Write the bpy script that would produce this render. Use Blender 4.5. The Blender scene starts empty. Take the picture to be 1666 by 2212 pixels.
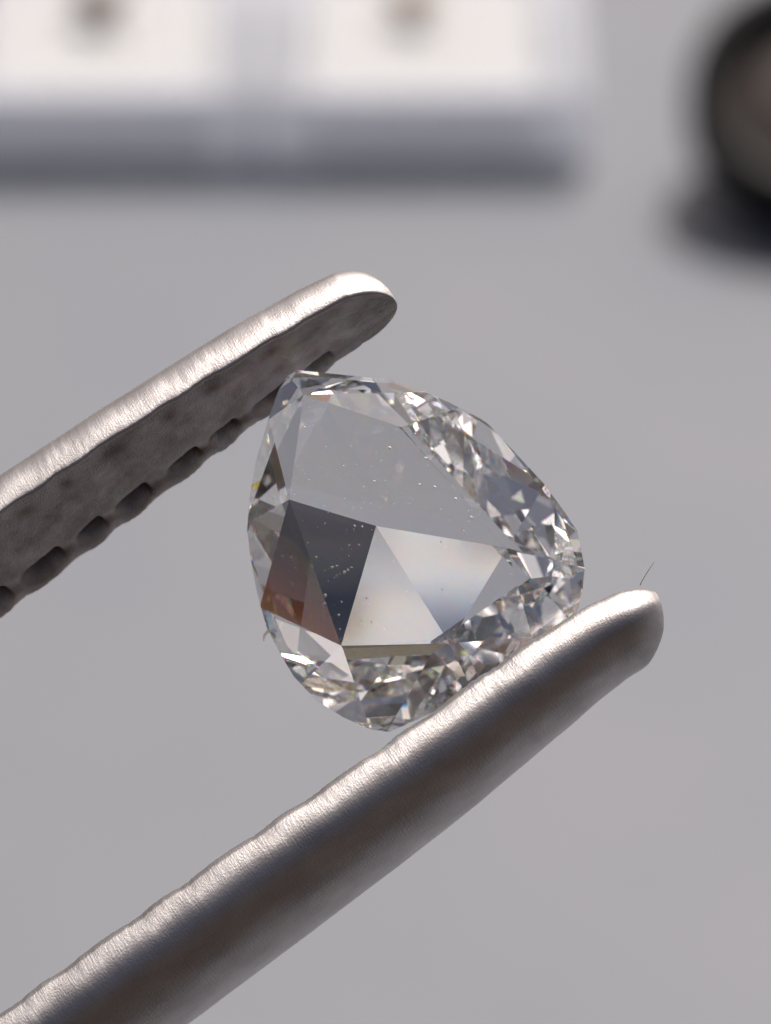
import bpy, bmesh, math, random
from mathutils import Vector, Matrix, noise
random.seed(7)
R = math.radians
scene = bpy.context.scene
col = scene.collection

# ------------------------------------------------------------------ camera, sky, sun
PITCH = 35.0                      # the phone looks down at the table
DIST = 0.080                      # lens to stone
FWD = Vector((0, math.cos(R(PITCH)), -math.sin(R(PITCH))))
RIGHT = Vector((1, 0, 0))
UP = Vector((0, math.sin(R(PITCH)), math.cos(R(PITCH))))
ROT = Matrix((RIGHT, UP, -FWD)).transposed().to_4x4()      # stone frame: x right, y up, z towards the lens
Q = 11.7e-3 / 1666                # one unit of the drawing grid at the stone, in metres
TABLE_Z = -0.247

cam_data = bpy.data.cameras.new("camera")
cam = bpy.data.objects.new("camera", cam_data)
col.objects.link(cam)
cam.matrix_world = Matrix.Translation(-FWD * DIST) @ ROT
cam_data.sensor_fit = 'VERTICAL'
cam_data.sensor_height = 24.0
cam_data.sensor_width = 24.0
cam_data.lens = 24.0 * DIST / (11.7e-3 * 1024 / 771)
cam_data.clip_start = 0.002
cam_data.clip_end = 100
cam_data.dof.use_dof = True
cam_data.dof.focus_distance = DIST - 0.0009
cam_data.dof.aperture_fstop = cam_data.lens / 1.0       # 1 mm opening
scene.camera = cam

SUN_EL, SUN_AZ = 55.0, 18.0      # azimuth from +Y, positive to the right
sun_dir = Vector((math.sin(R(SUN_AZ)) * math.cos(R(SUN_EL)), math.cos(R(SUN_AZ)) * math.cos(R(SUN_EL)), math.sin(R(SUN_EL))))
world = bpy.data.worlds.new("World")
scene.world = world
world.use_nodes = True
wn = world.node_tree
bg = wn.nodes.get("Background") or wn.nodes.new("ShaderNodeBackground")
sky = wn.nodes.new("ShaderNodeTexSky")
sky.sky_type = 'NISHITA'
sky.sun_disc = False
sky.sun_elevation = R(SUN_EL)
sky.sun_rotation = R(SUN_AZ)
sky.dust_density = 10.0
sky.air_density = 0.35
sky.ozone_density = 0.2
wn.links.new(sky.outputs[0], bg.inputs[0])
bg.inputs[1].default_value = 0.11
sun_data = bpy.data.lights.new("sun", 'SUN')
sun_data.energy = 4.1
sun_data.angle = R(0.53)
sun_data.color = (1.0, 0.95, 0.88)
sun = bpy.data.objects.new("sun", sun_data)
sun.rotation_euler = sun_dir.to_track_quat('Z', 'Y').to_euler()
col.objects.link(sun)
scene.view_settings.view_transform = 'Standard'
scene.view_settings.look = 'None'
scene.view_settings.exposure = 0.0
scene.view_settings.gamma = 1.0
cy = scene.cycles
cy.use_denoising = True
cy.max_bounces = 24
cy.transmission_bounces = 24
cy.glossy_bounces = 24
cy.diffuse_bounces = 4
cy.sample_clamp_indirect = 50.0
cy.caustics_reflective = True
cy.caustics_refractive = True
cy.blur_glossy = 0.0

# ------------------------------------------------------------------ helpers
def tag(o, label=None, cat=None, group=None, kind=None):
    if label: o['label'] = label
    if cat: o['category'] = cat
    if group: o['group'] = group
    if kind: o['kind'] = kind
    return o

def empty(name, matrix):
    o = bpy.data.objects.new(name, None)
    o.empty_display_size = 0.002
    col.objects.link(o)
    o.matrix_world = matrix
    return o

def link_mesh(name, me, material, parent=None):
    o = bpy.data.objects.new(name, me)
    col.objects.link(o)
    if material: me.materials.append(material)
    if parent: o.parent = parent
    return o

def from_bm(name, bm, material, parent=None, smooth=False):
    me = bpy.data.meshes.new(name)
    bmesh.ops.recalc_face_normals(bm, faces=bm.faces)
    bm.to_mesh(me)
    bm.free()
    if smooth:
        for p in me.polygons: p.use_smooth = True
    return link_mesh(name, me, material, parent)

def mat(name):
    m = bpy.data.materials.new(name)
    m.use_nodes = True
    nt = m.node_tree
    return m, nt, nt.nodes.get("Principled BSDF")

def nd(nt, kind, **kw):
    n = nt.nodes.new(kind)
    for k, v in kw.items():
        if k in n.inputs: n.inputs[k].default_value = v
        else: setattr(n, k, v)
    return n

def ramp(nt, fac, stops):
    r = nt.nodes.new("ShaderNodeValToRGB")
    el = r.color_ramp.elements
    while len(el) < len(stops): el.new(0.5)
    for e, (p, c) in zip(el, stops):
        e.position = p
        e.color = (*c, 1) if len(c) == 3 else c
    nt.links.new(fac, r.inputs[0])
    return r

def px(x, y, w=0.0):
    """grid point of the drawing at height w (m) above the stone plane, in the stone frame"""
    k = (DIST - w) / DIST
    return Vector(((x - 833) * Q * k, (1106 - y) * Q * k, w))

def smoothstep(a, b, x):
    t = max(0.0, min(1.0, (x - a) / (b - a)))
    return t * t * (3 - 2 * t)

# ------------------------------------------------------------------ materials
def table_material():
    m, nt, b = mat("grey_table_top")
    tc = nd(nt, "ShaderNodeTexCoord")
    n1 = nd(nt, "ShaderNodeTexNoise", Scale=24.0, Detail=4.0, Roughness=0.55)
    n2 = nd(nt, "ShaderNodeTexNoise", Scale=900.0, Detail=2.0)
    nt.links.new(tc.outputs['Object'], n1.inputs['Vector'])
    nt.links.new(tc.outputs['Object'], n2.inputs['Vector'])
    r = ramp(nt, n1.outputs[0], [(0.30, (0.148, 0.162, 0.192)), (0.48, (0.157, 0.168, 0.194)), (0.70, (0.168, 0.174, 0.199))])
    mx = nd(nt, "ShaderNodeMix", data_type='RGBA', blend_type='MULTIPLY')
    mx.inputs[0].default_value = 0.25
    r2 = ramp(nt, n2.outputs[0], [(0.3, (0.7, 0.7, 0.7)), (0.7, (1, 1, 1))])
    nt.links.new(r.outputs[0], mx.inputs['A']); nt.links.new(r2.outputs[0], mx.inputs['B'])
    nt.links.new(mx.outputs['Result'], b.inputs['Base Color'])
    b.inputs['Roughness'].default_value = 0.6
    b.inputs['Specular IOR Level'].default_value = 0.25
    return m

def plain(name, colour, rough=0.5, spec=0.5, noise_scale=400, var=0.12, **kw):
    m, nt, b = mat(name)
    tc = nd(nt, "ShaderNodeTexCoord")
    n1 = nd(nt, "ShaderNodeTexNoise", Scale=noise_scale, Detail=3.0)
    nt.links.new(tc.outputs['Object'], n1.inputs['Vector'])
    lo = tuple(c * (1 - var) for c in colour); hi = tuple(min(1, c * (1 + var)) for c in colour)
    r = ramp(nt, n1.outputs[0], [(0.3, lo), (0.7, hi)])
    nt.links.new(r.outputs[0], b.inputs['Base Color'])
    b.inputs['Roughness'].default_value = rough
    b.inputs['Specular IOR Level'].default_value = spec
    for k, v in kw.items(): b.inputs[k.replace('_', ' ')].default_value = v
    return m

def steel_material():
    """bead-brushed steel, the scratches run across the prong (UV: u along, v across, in mm)"""
    m, nt, b = mat("brushed_steel")
    uv = nd(nt, "ShaderNodeUVMap", uv_map="UVMap")
    def stretched(su, sv, detail=4.0):
        mp = nd(nt, "ShaderNodeMapping")
        mp.inputs['Scale'].default_value = (su, sv, 1)
        nt.links.new(uv.outputs[0], mp.inputs[0])
        n = nd(nt, "ShaderNodeTexNoise", Scale=1.0, Detail=detail, Roughness=0.6)
        nt.links.new(mp.outputs[0], n.inputs['Vector'])
        return n
    fine = stretched(36, 3.0)
    grit = stretched(30, 22.0, 2.0)
    cloud = stretched(1.1, 2.0, 3.0)
    speck = stretched(7.0, 6.0, 2.0)
    addn = nd(nt, "ShaderNodeMath", operation='ADD')
    nt.links.new(fine.outputs[0], addn.inputs[0]); nt.links.new(grit.outputs[0], addn.inputs[1])
    bump = nd(nt, "ShaderNodeBump", Strength=0.32, Distance=0.000018)
    nt.links.new(addn.outputs[0], bump.inputs['Height'])
    nt.links.new(bump.outputs[0], b.inputs['Normal'])
    c1 = ramp(nt, cloud.outputs[0], [(0.3, (0.49, 0.46, 0.458)), (0.7, (0.62, 0.595, 0.595))])
    c2 = ramp(nt, speck.outputs[0], [(0.0, (1, 1, 1)), (0.72, (1, 1, 1)), (0.78, (0.8, 0.76, 0.72))])
    mx = nd(nt, "ShaderNodeMix", data_type='RGBA', blend_type='MULTIPLY'); mx.inputs[0].default_value = 1.0
    nt.links.new(c1.outputs[0], mx.inputs['A']); nt.links.new(c2.outputs[0], mx.inputs['B'])
    nt.links.new(mx.outputs['Result'], b.inputs['Base Color'])
    rr = ramp(nt, fine.outputs[0], [(0.3, (0.34,) * 3), (0.7, (0.48,) * 3)])
    nt.links.new(rr.outputs[0], b.inputs['Roughness'])
    b.inputs['Metallic'].default_value = 1.0
    b.inputs['Anisotropic'].default_value = 0.78
    b2 = nd(nt, "ShaderNodeBsdfPrincipled", Metallic=1.0, Roughness=0.60)     # the satin share of the finish
    nt.links.new(mx.outputs['Result'], b2.inputs['Base Color'])
    nt.links.new(bump.outputs[0], b2.inputs['Normal'])
    satin = nd(nt, "ShaderNodeMixShader")
    satin.inputs[0].default_value = 0.36
    nt.links.new(b.outputs[0], satin.inputs[1]); nt.links.new(b2.outputs[0], satin.inputs[2])
    nt.links.new(satin.outputs[0], nt.nodes['Material Output'].inputs['Surface'])
    tg = nd(nt, "ShaderNodeTangent", direction_type='UV_MAP', uv_map="UVMap")
    nt.links.new(tg.outputs[0], b.inputs['Tangent'])
    return m

def grip_material():
    """worn, tarnished inside of a prong with rust in the grooves"""
    m, nt, b = mat("tarnished_steel")
    uv = nd(nt, "ShaderNodeUVMap", uv_map="UVMap")
    n1 = nd(nt, "ShaderNodeTexNoise", Scale=1.6, Detail=6.0, Roughness=0.62)
    n2 = nd(nt, "ShaderNodeTexNoise", Scale=7.0, Detail=5.0, Roughness=0.65)
    n3 = nd(nt, "ShaderNodeTexNoise", Scale=30.0, Detail=3.0)
    for n in (n1, n2, n3): nt.links.new(uv.outputs[0], n.inputs['Vector'])
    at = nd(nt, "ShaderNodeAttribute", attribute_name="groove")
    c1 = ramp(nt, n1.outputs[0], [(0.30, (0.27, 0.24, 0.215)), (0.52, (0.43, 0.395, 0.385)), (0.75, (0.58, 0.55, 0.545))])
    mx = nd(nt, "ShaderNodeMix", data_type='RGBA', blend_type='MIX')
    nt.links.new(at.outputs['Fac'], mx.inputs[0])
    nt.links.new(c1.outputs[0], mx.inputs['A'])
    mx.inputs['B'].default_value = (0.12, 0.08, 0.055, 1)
    nt.links.new(mx.outputs['Result'], b.inputs['Base Color'])
    met = ramp(nt, n2.outputs[0], [(0.35, (0.45,) * 3), (0.6, (0.95,) * 3)])
    nt.links.new(met.outputs[0], b.inputs['Metallic'])
    rr = ramp(nt, n2.outputs[0], [(0.3, (0.62,) * 3), (0.7, (0.40,) * 3)])
    nt.links.new(rr.outputs[0], b.inputs['Roughness'])
    ad = nd(nt, "ShaderNodeMath", operation='ADD')
    nt.links.new(n2.outputs[0], ad.inputs[0]); nt.links.new(n3.outputs[0], ad.inputs[1])
    bump = nd(nt, "ShaderNodeBump", Strength=0.55, Distance=0.00004)
    nt.links.new(ad.outputs[0], bump.inputs['Height'])
    nt.links.new(bump.outputs[0], b.inputs['Normal'])
    return m

def diamond_material(rough_girdle=False):
    """dielectric of index 2.42: Fresnel mirror + refraction; on the way out the light splits into five bands"""
    m = bpy.data.materials.new("frosted_diamond" if rough_girdle else "diamond")
    m.use_nodes = True
    nt = m.node_tree
    nt.nodes.clear()
    out = nd(nt, "ShaderNodeOutputMaterial")
    rough = 0.04 if rough_girdle else 0.0
    geo = nd(nt, "ShaderNodeNewGeometry")
    fr = nd(nt, "ShaderNodeFresnel", IOR=2.42)
    gl = nd(nt, "ShaderNodeBsdfGlossy", Color=(1, 1, 1, 1), Roughness=rough)
    r0 = nd(nt, "ShaderNodeBsdfRefraction", Color=(1, 1, 1, 1), Roughness=rough, IOR=2.42)
    bands = [(2.395, (0.45, 0.00, 0.00)), (2.406, (0.40, 0.22, 0.00)), (2.420, (0.15, 0.56, 0.05)),
             (2.438, (0.00, 0.22, 0.40)), (2.456, (0.00, 0.00, 0.55))]
    last = None
    for ior, c in bands:
        r = nd(nt, "ShaderNodeBsdfRefraction", Color=(*c, 1), Roughness=rough, IOR=ior)
        if last is None: last = r
        else:
            a = nd(nt, "ShaderNodeAddShader")
            nt.links.new(last.outputs[0], a.inputs[0]); nt.links.new(r.outputs[0], a.inputs[1])
            last = a
    inside = nd(nt, "ShaderNodeMixShader")
    nt.links.new(geo.outputs['Backfacing'], inside.inputs[0])
    nt.links.new(r0.outputs[0], inside.inputs[1]); nt.links.new(last.outputs[0], inside.inputs[2])
    mx = nd(nt, "ShaderNodeMixShader")
    nt.links.new(fr.outputs[0], mx.inputs[0])
    nt.links.new(inside.outputs[0], mx.inputs[1]); nt.links.new(gl.outputs[0], mx.inputs[2])
    nt.links.new(mx.outputs[0], out.inputs['Surface'])
    if rough_girdle:
        tc = nd(nt, "ShaderNodeTexCoord")
        n = nd(nt, "ShaderNodeTexNoise", Scale=9000.0, Detail=3.0)
        nt.links.new(tc.outputs['Object'], n.inputs['Vector'])
        bump = nd(nt, "ShaderNodeBump", Strength=0.25, Distance=0.00002)
        nt.links.new(n.outputs[0], bump.inputs['Height'])
        for k in nt.nodes:
            if k.type in ('BSDF_GLOSSY', 'BSDF_REFRACTION', 'FRESNEL'):
                nt.links.new(bump.outputs[0], k.inputs['Normal'])
    return m

def clear_plastic_material():
    """thin cloudy clear plastic: half of the light goes straight through"""
    m, nt, b = mat("clear_plastic")
    b.inputs['Base Color'].default_value = (0.66, 0.675, 0.71, 1)
    b.inputs['Roughness'].default_value = 0.35
    tr = nd(nt, "ShaderNodeBsdfTransparent", Color=(0.93, 0.95, 1.0, 1))
    tl = nd(nt, "ShaderNodeBsdfTranslucent", Color=(0.78, 0.80, 0.86, 1))
    cloudy = nd(nt, "ShaderNodeMixShader")
    cloudy.inputs[0].default_value = 0.45
    nt.links.new(b.outputs[0], cloudy.inputs[1]); nt.links.new(tl.outputs[0], cloudy.inputs[2])
    mx = nd(nt, "ShaderNodeMixShader")
    tc = nd(nt, "ShaderNodeTexCoord")
    n1 = nd(nt, "ShaderNodeTexNoise", Scale=90.0, Detail=2.0)
    nt.links.new(tc.outputs['Object'], n1.inputs['Vector'])
    r = ramp(nt, n1.outputs[0], [(0.3, (0.36,) * 3), (0.7, (0.44,) * 3)])
    nt.links.new(r.outputs[0], mx.inputs[0])
    nt.links.new(cloudy.outputs[0], mx.inputs[1]); nt.links.new(tr.outputs[0], mx.inputs[2])
    nt.links.new(mx.outputs[0], nt.nodes['Material Output'].inputs['Surface'])
    return m

M_TABLE = table_material()
M_STEEL = steel_material()
M_GRIP = grip_material()
M_GEM = diamond_material()
M_GIRDLE = diamond_material(True)
M_PLASTIC = clear_plastic_material()
M_PAD = plain("white_foam", (0.40, 0.405, 0.42), 0.9, 0.1, 300, 0.03, Subsurface_Weight=1.0, Subsurface_Radius=(0.012, 0.012, 0.013), Subsurface_Scale=1.0)
M_BROWN = plain("dark_brown_stone", (0.13, 0.085, 0.04), 0.2, 0.6, 200, 0.3)
M_TAN = plain("tan_stone", (0.30, 0.23, 0.15), 0.2, 0.6, 200, 0.3)
M_BLACK = plain("black_plastic", (0.008, 0.008, 0.009), 0.55, 0.2, 200, 0.2)
M_LENS = plain("dark_lens_glass", (0.06, 0.05, 0.046), 0.25, 0.4, 60, 0.5)
M_ADDED_GROUND = plain("brown_soil", (0.045, 0.038, 0.033), 0.95, 0.1, 3, 0.3)
M_LINT = plain("pale_lint", (0.85, 0.83, 0.80), 0.8, 0.2, 9000, 0.1)
def fibre_material():
    m, nt, b = mat("white_fibre")
    b.inputs['Base Color'].default_value = (0.9, 0.88, 0.86, 1)
    b.inputs['Roughness'].default_value = 0.6
    tr = nd(nt, "ShaderNodeBsdfTranslucent", Color=(0.95, 0.93, 0.90, 1))
    mx = nd(nt, "ShaderNodeMixShader")
    mx.inputs[0].default_value = 0.6
    nt.links.new(b.outputs[0], mx.inputs[1]); nt.links.new(tr.outputs[0], mx.inputs[2])
    thin = nd(nt, "ShaderNodeMixShader")
    thin.inputs[0].default_value = 0.45
    clear = nd(nt, "ShaderNodeBsdfTransparent")
    nt.links.new(mx.outputs[0], thin.inputs[1]); nt.links.new(clear.outputs[0], thin.inputs[2])
    nt.links.new(thin.outputs[0], nt.nodes['Material Output'].inputs['Surface'])
    return m
M_FIBRE = fibre_material()
M_HAIR = plain("brown_fibre", (0.16, 0.11, 0.09), 0.5, 0.3, 9000, 0.1)

# ------------------------------------------------------------------ setting
def box_bm(bm, c, size, bevel=0.0):
    r = bmesh.ops.create_cube(bm, size=1.0)
    for v in r['verts']:
        v.co = Vector((v.co.x * size[0] + c[0], v.co.y * size[1] + c[1], v.co.z * size[2] + c[2]))
    if bevel:
        es = {e for v in r['verts'] for e in v.link_edges}
        bmesh.ops.bevel(bm, geom=list(es), offset=bevel, segments=2, profile=0.6, affect='EDGES')

bm = bmesh.new()
box_bm(bm, (0, 0, -0.0125), (1.5, 1.0, 0.025), 0.003)
table = from_bm("table_top", bm, M_TABLE)
table.location = (0, 0.47, TABLE_Z)
tag(table, kind='structure')
bm = bmesh.new()
bmesh.ops.create_grid(bm, x_segments=2, y_segments=2, size=40)
added_ground = from_bm("ground", bm, M_ADDED_GROUND)  # out of view, added to give brown reflections in stone and steel
added_ground.location = (0, 0, TABLE_Z - 0.74)
tag(added_ground, kind='structure')

def gem_box(x, y, label, wx=0.0347, wy=0.0349, h=0.0088, rim=0.0042):
    t = empty("gem_box", Matrix.Translation((x, y, TABLE_Z)) @ Matrix.Rotation(R(0.4), 4, 'Z'))
    tag(t, label, "gem box", "clear gem boxes with white pads")
    bm = bmesh.new()
    box_bm(bm, (0, 0, 0.0006), (wx, wy, 0.0012), 0.0004)
    from_bm("base", bm, M_PLASTIC, t)
    bm = bmesh.new()                          # square tube of four walls
    o = [(-wx / 2, -wy / 2), (wx / 2, -wy / 2), (wx / 2, wy / 2), (-wx / 2, wy / 2)]
    i = [(sx * (wx / 2 - rim), sy * (wy / 2 - rim)) for sx, sy in ((-1, -1), (1, -1), (1, 1), (-1, 1))]
    vs = {}
    for nm, ring in (('o', o), ('i', i)):
        for k, (a, b) in enumerate(ring):
            for z, tg in ((0.0014, 'b'), (h, 't')): vs[nm, k, tg] = bm.verts.new((a, b, z))
    for k in range(4):
        l = (k + 1) % 4
        bm.faces.new((vs['o', k, 'b'], vs['o', l, 'b'], vs['o', l, 't'], vs['o', k, 't']))
        bm.faces.new((vs['i', k, 'b'], vs['i', k, 't'], vs['i', l, 't'], vs['i', l, 'b']))
        bm.faces.new((vs['o', k, 't'], vs['o', l, 't'], vs['i', l, 't'], vs['i', k, 't']))
        bm.faces.new((vs['o', k, 'b'], vs['i', k, 'b'], vs['i', l, 'b'], vs['o', l, 'b']))
    bmesh.ops.bevel(bm, geom=bm.edges[:], offset=0.0005, segments=2, affect='EDGES')
    from_bm("wall", bm, M_PLASTIC, t)
    bm = bmesh.new()
    box_bm(bm, (0, 0, 0.0040), (wx - 2 * rim - 0.0004, wy - 2 * rim - 0.0004, 0.0054), 0.0012)
    from_bm("pad", bm, M_PAD, t)
    return t

def brown_stone(x, y, label, material, r=0.0026):
    bm = bmesh.new()
    n = 10
    rings = []
    for z, s in ((0.0, 0.05), (0.0021, 1.0), (0.0025, 1.0), (0.0035, 0.6)):
        rings.append([bm.verts.new((r * s * math.cos(2 * math.pi * (k + 0.5 * (z > 0.003)) / n), 1.0 * r * s * math.sin(2 * math.pi * (k + 0.5 * (z > 0.003)) / n), z)) for k in range(n)])
    for a, b in zip(rings, rings[1:]):
        for k in range(n):
            bm.faces.new((a[k], a[(k + 1) % n], b[(k + 1) % n], b[k]))
    bm.faces.new(rings[-1]); bm.faces.new(rings[0][::-1])
    o = from_bm("brown_stone", bm, material)
    o.location = (x, y, TABLE_Z + 0.0068)
    tag(o, label, "gemstone", "brown stones on the white pads")
    return o

gem_box(-0.0312, 0.4340, "white padded clear gem box at upper left, cut by the left edge, blurred")
gem_box(0.0040, 0.4340, "white padded clear gem box at top centre, nearest the black loupe, blurred")
brown_stone(-0.0312, 0.4375, "dark brown stone on the white pad of the left gem box", M_BROWN, 0.0029)
brown_stone(0.0030, 0.4375, "lighter tan stone on the white pad of the middle gem box", M_TAN)

def loupe():
    rad, ln = 0.0125, 0.007
    tilt = 60.0
    # axis points from the back of the barrel towards the lens front
    c = Vector((0.0456, 0.4110, TABLE_Z + 0.0137))
    ax = Vector((-0.05, -math.cos(R(tilt)), math.sin(R(tilt)))).normalized()
    t = empty("loupe", Matrix.Translation(c) @ ax.to_track_quat('Z', 'Y').to_matrix().to_4x4() @ Matrix.Scale(1.14, 4))
    tag(t, "black round loupe with a dark brown lens at the upper right edge, blurred", "loupe")
    prof = [(0.0090, -0.0010), (0.0093, 0.0), (0.0112, 0.0004), (0.0123, -0.0006), (0.0125, -0.0020), (0.0118, -0.0035),
            (0.0118, -0.0048), (0.0125, -0.0058), (0.0122, -0.0066), (0.0100, -ln), (0.0090, -0.0066)]
    bm = bmesh.new()
    n = 64
    rings = [[bm.verts.new((r * math.cos(2 * math.pi * k / n), r * math.sin(2 * math.pi * k / n), z)) for k in range(n)] for r, z in prof]
    for a, b in zip(rings, rings[1:] + rings[:1]):
        for k in range(n):
            bm.faces.new((a[k], a[(k + 1) % n], b[(k + 1) % n], b[k]))
    from_bm("barrel", bm, M_BLACK, t, True)
    bm = bmesh.new()
    rings = []
    for j in range(9):
        rr = 0.00895 * j / 8
        z = -0.0012 - 0.0016 * (j / 8) ** 2
        rings.append([bm.verts.new((rr * math.cos(2 * math.pi * k / n), rr * math.sin(2 * math.pi * k / n), z)) for k in range(n)] if j else [bm.verts.new((0, 0, z))])
    for k in range(n): bm.faces.new((rings[0][0], rings[1][k], rings[1][(k + 1) % n]))
    for a, b in zip(rings[1:], rings[2:]):
        for k in range(n): bm.faces.new((a[k], b[k], b[(k + 1) % n], a[(k + 1) % n]))
    from_bm("lens", bm, M_LENS, t, True)
    bm = bmesh.new()
    box_bm(bm, (0, 0, -0.0090), (0.011, 0.011, 0.0038), 0.0008)
    from_bm("swivel", bm, M_BLACK, t)
loupe()

# ------------------------------------------------------------------ tweezers
BETA = R(32.0)

def interp(tab, d):
    if d <= tab[0][0]: return tab[0][1]
    for (a, va), (b, vb) in zip(tab, tab[1:]):
        if d <= b: return va + (vb - va) * (d - a) / (b - a)
    (a, va), (b, vb) = tab[-2:]
    return vb + (vb - va) * (d - b) / (b - a)

def path_points(pts, step):
    """centripetal-free Catmull-Rom through pts, sampled about every step"""
    P = [2 * pts[0] - pts[1]] + pts + [2 * pts[-1] - pts[-2]]
    out = []
    for i in range(1, len(P) - 2):
        a, b, c, d = P[i - 1:i + 3]
        n = max(2, int((c - b).length / step))
        for k in range(n):
            t = k / n
            out.append(0.5 * ((2 * b) + (c - a) * t + (2 * a - 5 * b + 4 * c - d) * t * t + (3 * b - a - 3 * c + d) * t ** 3))
    out.append(pts[-1])
    return out

def prong(parent, centre, side, ftab, htab, phase, tip_r, seed, roll, notch, near, wall):
    """centre: grid points of the middle of the gripping face from the tip backwards (x, y, w in grid units).
    side +1: gripping face looks along +p (down right); -1: it looks along -p."""
    pts = [Vector(((x - 833), (1106 - y), w)) for x, y, w in centre]
    path = path_points(pts, 7.0)
    d, dist = 0.0, []
    for i, p in enumerate(path):
        if i: d += (p - path[i - 1]).length
        dist.append(d)
    # stations crowd towards the tip
    fine = [tip_r * (1 - math.cos(math.pi / 2 * k / 14)) for k in range(14)]
    st = fine + [x for x in dist if x > tip_r]
    # drop the long hidden part to a coarse step
    st = [x for i, x in enumerate(st) if x < 1900 or i % 12 == 0]
    def at(x):
        for i in range(1, len(dist)):
            if dist[i] >= x:
                t = (x - dist[i - 1]) / max(1e-9, dist[i] - dist[i - 1])
                return path[i - 1].lerp(path[i], t)
        return path[-1]
    NF, NB = 30, 40
    body, grip = [], []
    buv, guv, gg = [], [], []
    W = Vector((0, 0, 1))
    for s in st:
        c = at(s)
        t = (at(max(0, s - 6)) - at(s + 6)).normalized()
        p = t.cross(W).normalized()              # right-hand of the direction to the tip = down right
        w = p.cross(t).normalized()
        n_in = (p * math.cos(BETA) + w * math.sin(BETA))
        m = (-p * math.sin(BETA) + w * math.cos(BETA))
        n = n_in * side
        cap = math.sqrt(max(0.0, 1 - (1 - min(s, tip_r) / tip_r) ** 2))
        F = interp(ftab, s) * (0.03 + 0.97 * cap)
        RO = min(roll, 0.3 * F) * (0.03 + 0.97 * cap)
        WL = wall * (0.03 + 0.97 * cap)
        H = interp(htab, s) * (0.03 + 0.97 * cap ** 0.9) - RO - WL
        # grooves: shallow in the middle, deep at the edges
        ph = (s - phase) / (126.0 if side > 0 else 158.0)
        ph += 0.10 * math.sin(s * 0.021 + seed)
        g = 0.5 + 0.5 * math.cos(2 * math.pi * ph)
        g = g ** 1.4 * notch
        fade = smoothstep(90, 260, s)
        grow, guvrow, ggrow = [], [], []
        for k in range(NF + 1):
            a = 1 - 2 * k / NF                    # +1 near edge ... -1 far edge
            edge = abs(a) ** 2.2
            dep = g * fade * (2.5 + (9.0 if a < 0 else 9.0 * near) * edge)
            # long hollow inside the far edge
            fr = (ph + 0.06 * a) % 1.0
            saw = smoothstep(0.0, 0.07, fr) * (1 - smoothstep(0.38, 0.80, fr))
            hol = math.exp(-((a + 0.66) / 0.13) ** 2) * (3 + 50 * saw) * fade
            rnd = 3.2 * noise.noise(Vector((s * 0.02 + seed, a * 2.5, 0.0))) + 1.6 * noise.noise(Vector((s * 0.07, a * 6, seed)))
            nick = 4.0 * max(0.0, noise.noise(Vector((s * 0.09, seed, 3.0)))) * max(0.0, abs(a) - 0.8) / 0.2
            v = c + m * (a * (F / 2 - RO)) - n * ((dep + hol + nick) * cap - rnd * cap * (1 - abs(a) ** 6))
            grow.append(v)
            guvrow.append((s * Q * 1000, a * F / 2 * Q * 1000))
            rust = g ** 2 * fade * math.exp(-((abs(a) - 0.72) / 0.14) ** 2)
            ggrow.append(min(1.0, 0.85 * rust + 0.8 * saw * fade * math.exp(-((a + 0.66) / 0.15) ** 2)))  # rust, plus shade painted into the hollow by the far edge
        brow, buvrow = [], []
        NR = 8
        sec = []
        for k in range(NR): sec.append((math.pi / 2 * (1 - k / NR), 'a', 1))
        for k in range(NB + 1): sec.append((math.pi * k / NB, 'b', 0))
        for k in range(1, NR + 1): sec.append((math.pi / 2 * k / NR, 'a', -1))
        arc = 0.0
        for k, (th, kind, sg) in enumerate(sec):
            if kind == 'a':
                v = c + m * (sg * (F / 2 - RO + RO * math.cos(th))) - n * (RO - RO * math.sin(th))
                pull = 0.5 - 0.5 * math.cos(th * 2) if False else math.sin(th)
                ref = grow[0] if sg > 0 else grow[-1]
                v += (ref - (c + m * (sg * (F / 2 - RO)))) * (0.35 + 0.65 * pull)
                if k == 0: v = grow[0].copy()
                if k == len(sec) - 1: v = grow[-1].copy()
            else:
                e = 0.86
                ca, sa = math.cos(th), math.sin(th)
                v = c + m * (math.copysign(abs(ca) ** e, ca) * F / 2) - n * (RO + WL + abs(sa) ** e * H)
                j = min(k - NR, NB + NR - k)
                ref = (grow[0] - (c + m * (F / 2 - RO))) if ca > 0 else (grow[-1] - (c - m * (F / 2 - RO)))
                v += ref * 0.35 * max(0.0, 1 - j / 7)
                v += n * (1.2 * noise.noise(Vector((s * 0.012, th * 1.5, seed + 9))))
            if k: arc += (v - brow[-1]).length
            brow.append(v)
            buvrow.append((s * Q * 1000, arc * Q * 1000))
        body.append(brow); grip.append(grow); buv.append(buvrow); guv.append(guvrow); gg.append(ggrow)
    def sheet(name, rows, uvs, material, par, attr=None, close_tip=None):
        verts = [v * Q for r in rows for v in r]
        nc = len(rows[0])
        faces = []
        for i in range(len(rows) - 1):
            for j in range(nc - 1):
                a = i * nc + j
                f = (a, a + 1, a + nc + 1, a + nc)
                faces.append(f)
        me = bpy.data.meshes.new(name)
        me.from_pydata([tuple(v) for v in verts], [], faces)
        uvl = me.uv_layers.new(name="UVMap")
        fl = [u for r in uvs for u in r]
        for lp in me.loops: uvl.data[lp.index].uv = fl[lp.vertex_index]
        if attr:
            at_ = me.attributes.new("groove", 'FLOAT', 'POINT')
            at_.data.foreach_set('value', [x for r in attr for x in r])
        for p in me.polygons: p.use_smooth = True
        bm = bmesh.new(); bm.from_mesh(me)
        # make the faces look outwards
        cen = sum((v.co for v in bm.verts), Vector()) / len(bm.verts)
        bm.to_mesh(me); bm.free()
        return link_mesh(name, me, material, par)
    b = sheet("prong", body, buv, M_STEEL, parent)
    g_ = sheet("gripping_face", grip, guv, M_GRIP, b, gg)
    return b

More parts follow.
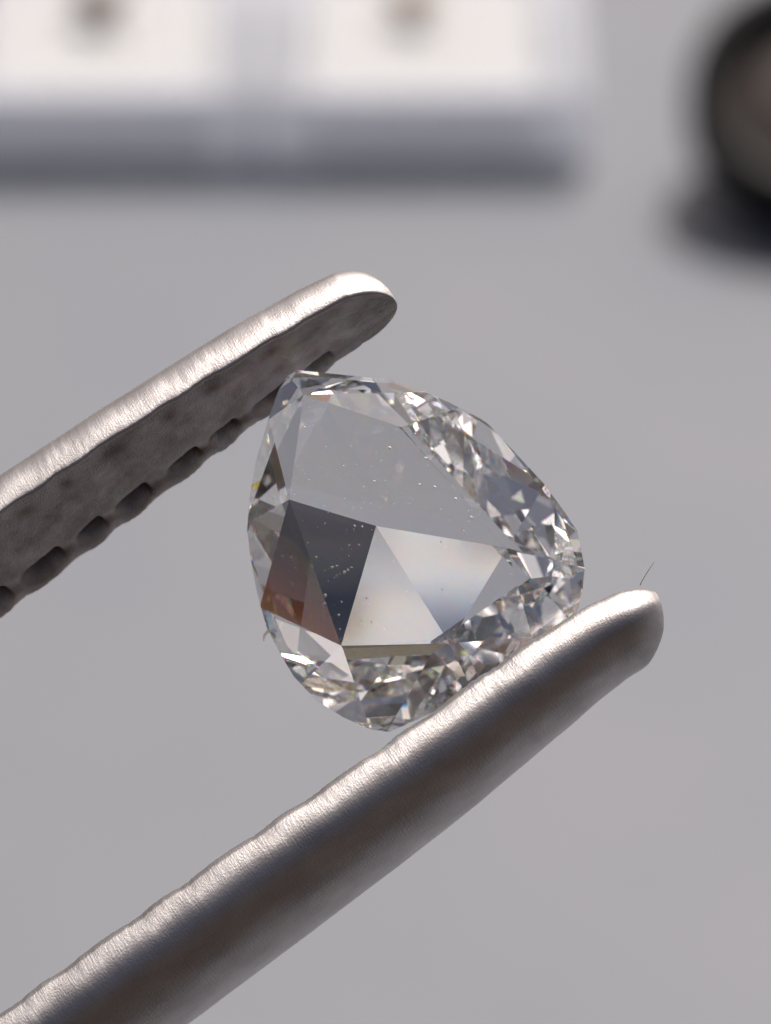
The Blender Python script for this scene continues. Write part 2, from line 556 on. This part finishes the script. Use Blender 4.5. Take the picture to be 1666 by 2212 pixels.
tw = empty("tweezers", ROT.copy())
tag(tw, "brushed steel tweezers with serrated prongs gripping the pear shaped diamond", "tweezers")
FT = [(0, 165), (120, 198), (200, 215), (330, 247), (650, 300), (1050, 345), (2500, 420), (6000, 700)]
FTL = [(0, 215), (120, 232), (200, 245), (330, 270), (650, 312), (1050, 350), (2500, 420), (6000, 700)]
HT = [(0, 100), (170, 124), (330, 134), (650, 142), (1050, 150), (3000, 170), (6000, 190)]
upper = prong(tw, [(856, 652, 2), (785, 686, 0), (708, 733, 0), (354, 974, -30), (0, 1222, -70), (-900, 1850, -150), (-3200, 3560, -300), (-6500, 6600, -350), (-9000, 9100, -350)], +1, FT, HT, 40, 95, 1.7, 9.0, 0.9, 0.3, 6.0)
lower = prong(tw, [(1424, 1292, 0), (1330, 1330, 0), (1204, 1404, 0), (879, 1652, 0), (500, 1925, -10), (0, 2290, -40), (-900, 2960, -100), (-3200, 4700, -280), (-6500, 7150, -350), (-9000, 9250, -350)], -1, FTL, HT, 60, 95, 5.2, 36.0, 0.5, 1.0, 24.0)

# ------------------------------------------------------------------ diamond
# every facet is a cutting plane in the stone frame (normal, distance in grid units), as a cutter would grind it
FACETS = [
    (0.09688, 0.18499, 0.97795, 108.165),
    (0.11804, 0.17940, 0.97667, 107.757),
    (0.07152, -0.10363, 0.99204, 118.963),
    (0.04739, -0.11866, 0.99180, 119.866),
    (-0.06480, -0.08609, 0.99418, 121.417),
    (0.00241, 0.13475, 0.99088, 113.084),
    (0.17741, 0.43420, 0.88317, 149.297),
    (0.23862, 0.28150, 0.92942, 126.911),
    (0.15541, -0.15320, 0.97590, 143.180),
    (0.04917, -0.29783, 0.95335, 167.557),
    (-0.53529, -0.24110, 0.80953, 193.787),
    (-0.56211, 0.18698, 0.80565, 210.302),
    (-0.64625, 0.46335, 0.60636, 278.748),
    (0.08243, 0.87098, 0.48435, 244.084),
    (0.18046, 0.43234, 0.88347, 149.081),
    (0.24275, 0.29348, 0.92463, 128.881),
    (0.34647, 0.20971, 0.91432, 159.196),
    (0.27314, -0.11588, 0.95497, 169.054),
    (0.05305, -0.41201, 0.90963, 196.778),
    (0.16363, -0.36263, 0.91745, 198.684),
    (-0.41972, -0.49721, 0.75935, 251.643),
    (-0.55646, -0.35056, 0.75330, 222.057),
    (-0.63705, -0.18288, 0.74882, 209.580),
    (-0.72597, 0.09280, 0.68144, 227.785),
    (-0.02319, 0.00081, -0.99973, 91.708),
    (0.29215, 0.28844, -0.91184, 114.041),
    (0.36978, 0.17079, -0.91329, 158.984),
    (-0.21477, 0.13014, -0.96795, 116.632),
    (-0.01091, 0.02610, -0.99960, 69.389),
    (0.01584, -0.34935, -0.93686, 167.269),
    (0.31631, -0.44557, -0.83750, 213.685),
    (0.38448, -0.18309, -0.90479, 255.017),
    (0.67427, 0.36264, -0.64332, 314.909),
    (0.68324, 0.53605, -0.49582, 250.970),
    (-0.04485, 0.30249, -0.95210, 254.643),
    (0.12044, 0.79935, -0.58867, 314.936),
    (-0.64829, 0.26906, -0.71227, 302.011),
    (0.89071, -0.32240, -0.32047, 455.358),
    (0.43777, 0.66219, -0.60816, 425.609),
    (0.71827, -0.16366, -0.67624, 338.058),
    (0.45600, 0.65456, -0.60300, 216.520),
    (0.68874, 0.28206, -0.66789, 256.451),
    (-0.91324, 0.20227, -0.35367, 273.340),
    (-0.40991, -0.53333, -0.73995, 387.611),
    (0.43826, 0.68426, -0.58285, 219.680),
    (-0.96706, 0.13901, -0.21324, 368.854),
    (0.76690, 0.18942, -0.61317, 311.631),
    (-0.79890, 0.45650, -0.39162, 300.303),
    (0.09955, 0.10745, -0.98921, 174.599),
    (0.92668, 0.14309, -0.34755, 384.412),
    (0.45546, 0.25119, -0.85408, 171.196),
    (-0.32922, -0.51903, -0.78881, 295.787),
    (-0.63950, 0.36318, -0.67760, 269.081),
    (-0.69680, 0.06839, -0.71400, 293.517),
    (-0.71835, 0.25164, -0.64858, 234.225),
    (0.07694, 0.60017, -0.79616, 182.306),
    (-0.02938, 0.65058, -0.75887, 376.119),
    (0.70212, -0.24795, -0.66750, 328.376),
    (-0.58342, 0.53396, -0.61197, 375.049),
    (0.46706, 0.68639, -0.55742, 332.917),
    (-0.27535, 0.56783, -0.77573, 303.805),
    (0.69543, 0.47510, -0.53912, 253.540),
    (0.41210, 0.84166, -0.34898, 259.263),
    (-0.69168, -0.13762, -0.70898, 246.803)
]
OUTLINE = [(265,95),(370,65),(460,72),(640,100),(760,135),(880,180),(985,225),(1130,300),(1250,385),(1330,480),(1410,590),(1475,660),(1540,745),
           (1565,850),(1585,960),(1575,1060),(1545,1180),(1500,1290),(1420,1410),(1320,1520),(1200,1600),(1050,1670),(900,1695),(730,1685),
           (640,1672),(520,1620),(400,1545),(300,1440),(230,1320),(180,1220),(140,1080),(110,920),(95,790),(105,650),(130,500),(190,300),(235,170)]

def outline_point(p):
    return Vector(((900 + p[0] / 1.11067) * 1666 / 3072 - 833, 1106 - (1400 + p[1] / 1.11067) * 1666 / 3072))

def build_diamond():
    planes = [(Vector(f[:3]).normalized(), f[3], 'crown' if f[2] > 0 else 'pavilion') for f in FACETS]
    pts = [outline_point(p) for p in OUTLINE]
    cen = sum(pts, Vector((0, 0))) / len(pts)
    for a, b in zip(pts, pts[1:] + pts[:1]):
        e = b - a
        n = Vector((e.y, -e.x)).normalized()
        if n.dot(a - cen) < 0: n = -n
        planes.append((Vector((n.x, n.y, 0)), n.dot(a), 'girdle'))
    bm = bmesh.new()
    bmesh.ops.create_cube(bm, size=1600)
    for n, d, _ in planes:
        g = bmesh.ops.bisect_plane(bm, geom=bm.verts[:] + bm.edges[:] + bm.faces[:], dist=1e-4, plane_co=n * d, plane_no=n, clear_outer=True)
        cut = [e for e in g['geom_cut'] if isinstance(e, bmesh.types.BMEdge)]
        if len(cut) >= 3: bmesh.ops.contextual_create(bm, geom=cut)
    bmesh.ops.recalc_face_normals(bm, faces=bm.faces)
    root = empty("diamond", ROT.copy())
    tag(root, "clear pear shaped rose cut diamond held between the tweezer prongs", "diamond")
    groups = {'crown': [], 'girdle': [], 'pavilion': []}
    for f in bm.faces:
        f.normal_update()
        groups[max(planes, key=lambda p: p[0].dot(f.normal))[2]].append([v.co * Q for v in f.verts])
    for name, polys in groups.items():
        vs, fs, seen = [], [], {}
        for poly in polys:
            ids = []
            for v in poly:
                k = tuple(v)
                if k not in seen: seen[k] = len(vs); vs.append(k)
                ids.append(seen[k])
            fs.append(ids)
        me = bpy.data.meshes.new(name)
        me.from_pydata(vs, [], fs)
        link_mesh(name, me, M_GIRDLE if name == 'girdle' else M_GEM, root)
    bm.free()
    return root
gem = build_diamond()

# ------------------------------------------------------------------ dust, lint and a hair
from mathutils.bvhtree import BVHTree

def surface(objs):
    vs, fs = [], []
    for o in objs:
        b = len(vs)
        vs += [v.co.copy() for v in o.data.vertices]
        fs += [[b + i for i in p.vertices] for p in o.data.polygons]
    return BVHTree.FromPolygons(vs, fs)

def look(tree, gx, gy):
    """where the line from the lens through grid point (gx, gy) meets a surface, in the stone frame"""
    o = Vector((0, 0, DIST))
    hit = tree.ray_cast(o, (px(gx, gy) - o).normalized())
    return (hit[0], hit[1]) if hit[0] is not None else (None, None)

def flake(bm, p, n, r, rnd):
    """one irregular flat crumb lying on the surface"""
    q = n.to_track_quat('Z', 'Y')
    k = rnd.randint(5, 8)
    st = rnd.uniform(0.45, 1.0)
    rot = rnd.uniform(0, 6.28)
    ring = []
    for i in range(k):
        a = 2 * math.pi * i / k
        x, y = r * rnd.uniform(0.65, 1.2) * math.cos(a), r * st * rnd.uniform(0.65, 1.2) * math.sin(a)
        x, y = x * math.cos(rot) - y * math.sin(rot), x * math.sin(rot) + y * math.cos(rot)
        ring.append(bm.verts.new(p + q @ Vector((x, y, 0.1 * r))))
    top = bm.verts.new(p + q @ Vector((0, 0, 0.7 * r)))
    for i in range(k): bm.faces.new((ring[i], ring[(i + 1) % k], top))
    bm.faces.new(ring[::-1])

def dust(name, label, tree, spots, mlint):
    rnd = random.Random(3)
    bm = bmesh.new()
    for gx, gy, r in spots:
        p, n = look(tree, gx, gy)
        if p is None: continue
        flake(bm, p, n, r * Q, rnd)
    o = from_bm(name, bm, mlint)
    o.matrix_world = ROT.copy()
    tag(o, label, "dust", kind='stuff')

kids = [c for c in gem.children if c.name.split('.')[0] in ('crown', 'girdle', 'pavilion')]
gem_tree = surface(kids)
def crop(x, y): return ((900 + x / 1.11067) * 1666 / 3072, (1400 + y / 1.11067) * 1666 / 3072)
spots = []
for x, y, r in [(470, 955, 4.2), (490, 948, 3.4), (540, 967, 3.6), (525, 977, 4.0), (556, 955, 3.2), (400, 910, 3.6), (440, 1080, 4.4), (437, 1114, 4.8),
                (432, 1122, 2.5), (500, 1166, 3.4), (512, 1108, 3), (570, 772, 3.2), (604, 775, 2.8), (590, 856, 2.8), (546, 858, 3.4), (566, 785, 2.2), (520, 508, 3),
                (656, 574, 3.0), (610, 600, 2.2), (725, 425, 3.6), (884, 471, 3.6), (856, 590, 4.0), (924, 600, 3.4), (1052, 795, 2.4), (600, 1190, 2.0),
                (645, 1196, 2.6), (350, 335, 3.4), (252, 905, 2.8), (384, 952, 2.4), (690, 1442, 3.2), (1086, 732, 3.6), (1016, 652, 4.0), (545, 905, 1.6),
                (480, 1000, 1.6), (455, 1015, 1.5), (210, 650, 2.4), (505, 1228, 2.4), (1160, 1290, 2.2), (1010, 1230, 2.2)]:
    spots.append((*crop(x, y), r))
rnd = random.Random(11)
for _ in range(70):
    spots.append((*crop(rnd.uniform(200, 1400), rnd.uniform(200, 1500)), rnd.uniform(0.6, 1.3) * (1 if rnd.random() < 0.8 else 2.2)))
dust("dust", "fine white dust specks scattered over the facets of the diamond", gem_tree, spots, M_LINT)
steel_tree = surface([lower] + list(lower.children) + [upper] + list(upper.children))
spots = [(1314, 1360, 3.6), (1277, 1440, 4.2), (1272, 1444, 3.0), (1238, 1433, 3.8), (244, 2119, 4.4), (247, 2125, 3.0), (443, 2063, 3.2), (447, 2069, 2.6),
         (449, 2075, 3.2), (332, 2035, 2.4), (496, 1985, 3.2), (420, 2085, 2.8), (1050, 1600, 2.2), (850, 1720, 2.4)]
for _ in range(60):
    t = rnd.random()
    spots.append((1380 - 1300 * t + rnd.uniform(-20, 20), 1330 + 850 * t + rnd.uniform(-40, 60), rnd.uniform(0.8, 2.0)))
for _ in range(40):
    t = rnd.random()
    spots.append((830 - 800 * t, 660 + 520 * t + rnd.uniform(-40, 70), rnd.uniform(0.9, 2.4)))
dust("dust", "pale dust crumbs clinging to the brushed steel prongs", steel_tree, spots, M_LINT)

def strand(name, label, cat, pts, radii, material):
    path = path_points(pts, 3.0)
    bm = bmesh.new()
    rows = []
    n = len(path)
    for i, p in enumerate(path):
        d = (path[min(n - 1, i + 1)] - path[max(0, i - 1)]).normalized()
        q = d.to_track_quat('Z', 'Y')
        t = i / (n - 1) * (len(radii) - 1)
        k = min(int(t), len(radii) - 2)
        r = radii[k] + (radii[k + 1] - radii[k]) * (t - k)
        rows.append([bm.verts.new((p + q @ Vector((r * math.cos(a * math.pi / 4), r * math.sin(a * math.pi / 4), 0))) * Q) for a in range(8)])
    for a, b in zip(rows, rows[1:]):
        for k in range(8): bm.faces.new((a[k], a[(k + 1) % 8], b[(k + 1) % 8], b[k]))
    bm.faces.new(rows[0][::-1]); bm.faces.new(rows[-1])
    o = from_bm(name, bm, material, None, True)
    o.matrix_world = ROT.copy()
    tag(o, label, cat)

strand("hair", "thin dark hair standing on the tip of the lower prong", "hair",
       [Vector((x - 833, 1106 - y, w)) for x, y, w in ((1380, 1264, 60), (1384, 1255, 62), (1397, 1233, 66), (1410, 1213, 70))], [0.8, 0.7, 0.6, 0.3], M_HAIR)
lint = [crop(*p) for p in ((168, 1280), (172, 1255), (188, 1237), (212, 1230), (226, 1236))]
strand("lint", "curled white lint fibre on the lower left girdle of the diamond", "lint",
       [Vector((x - 833, 1106 - y, w)) for (x, y), w in zip(lint, (14, 20, 22, 18, 8))], [1.0, 2.6, 4.0, 4.4, 1.6], M_FIBRE)
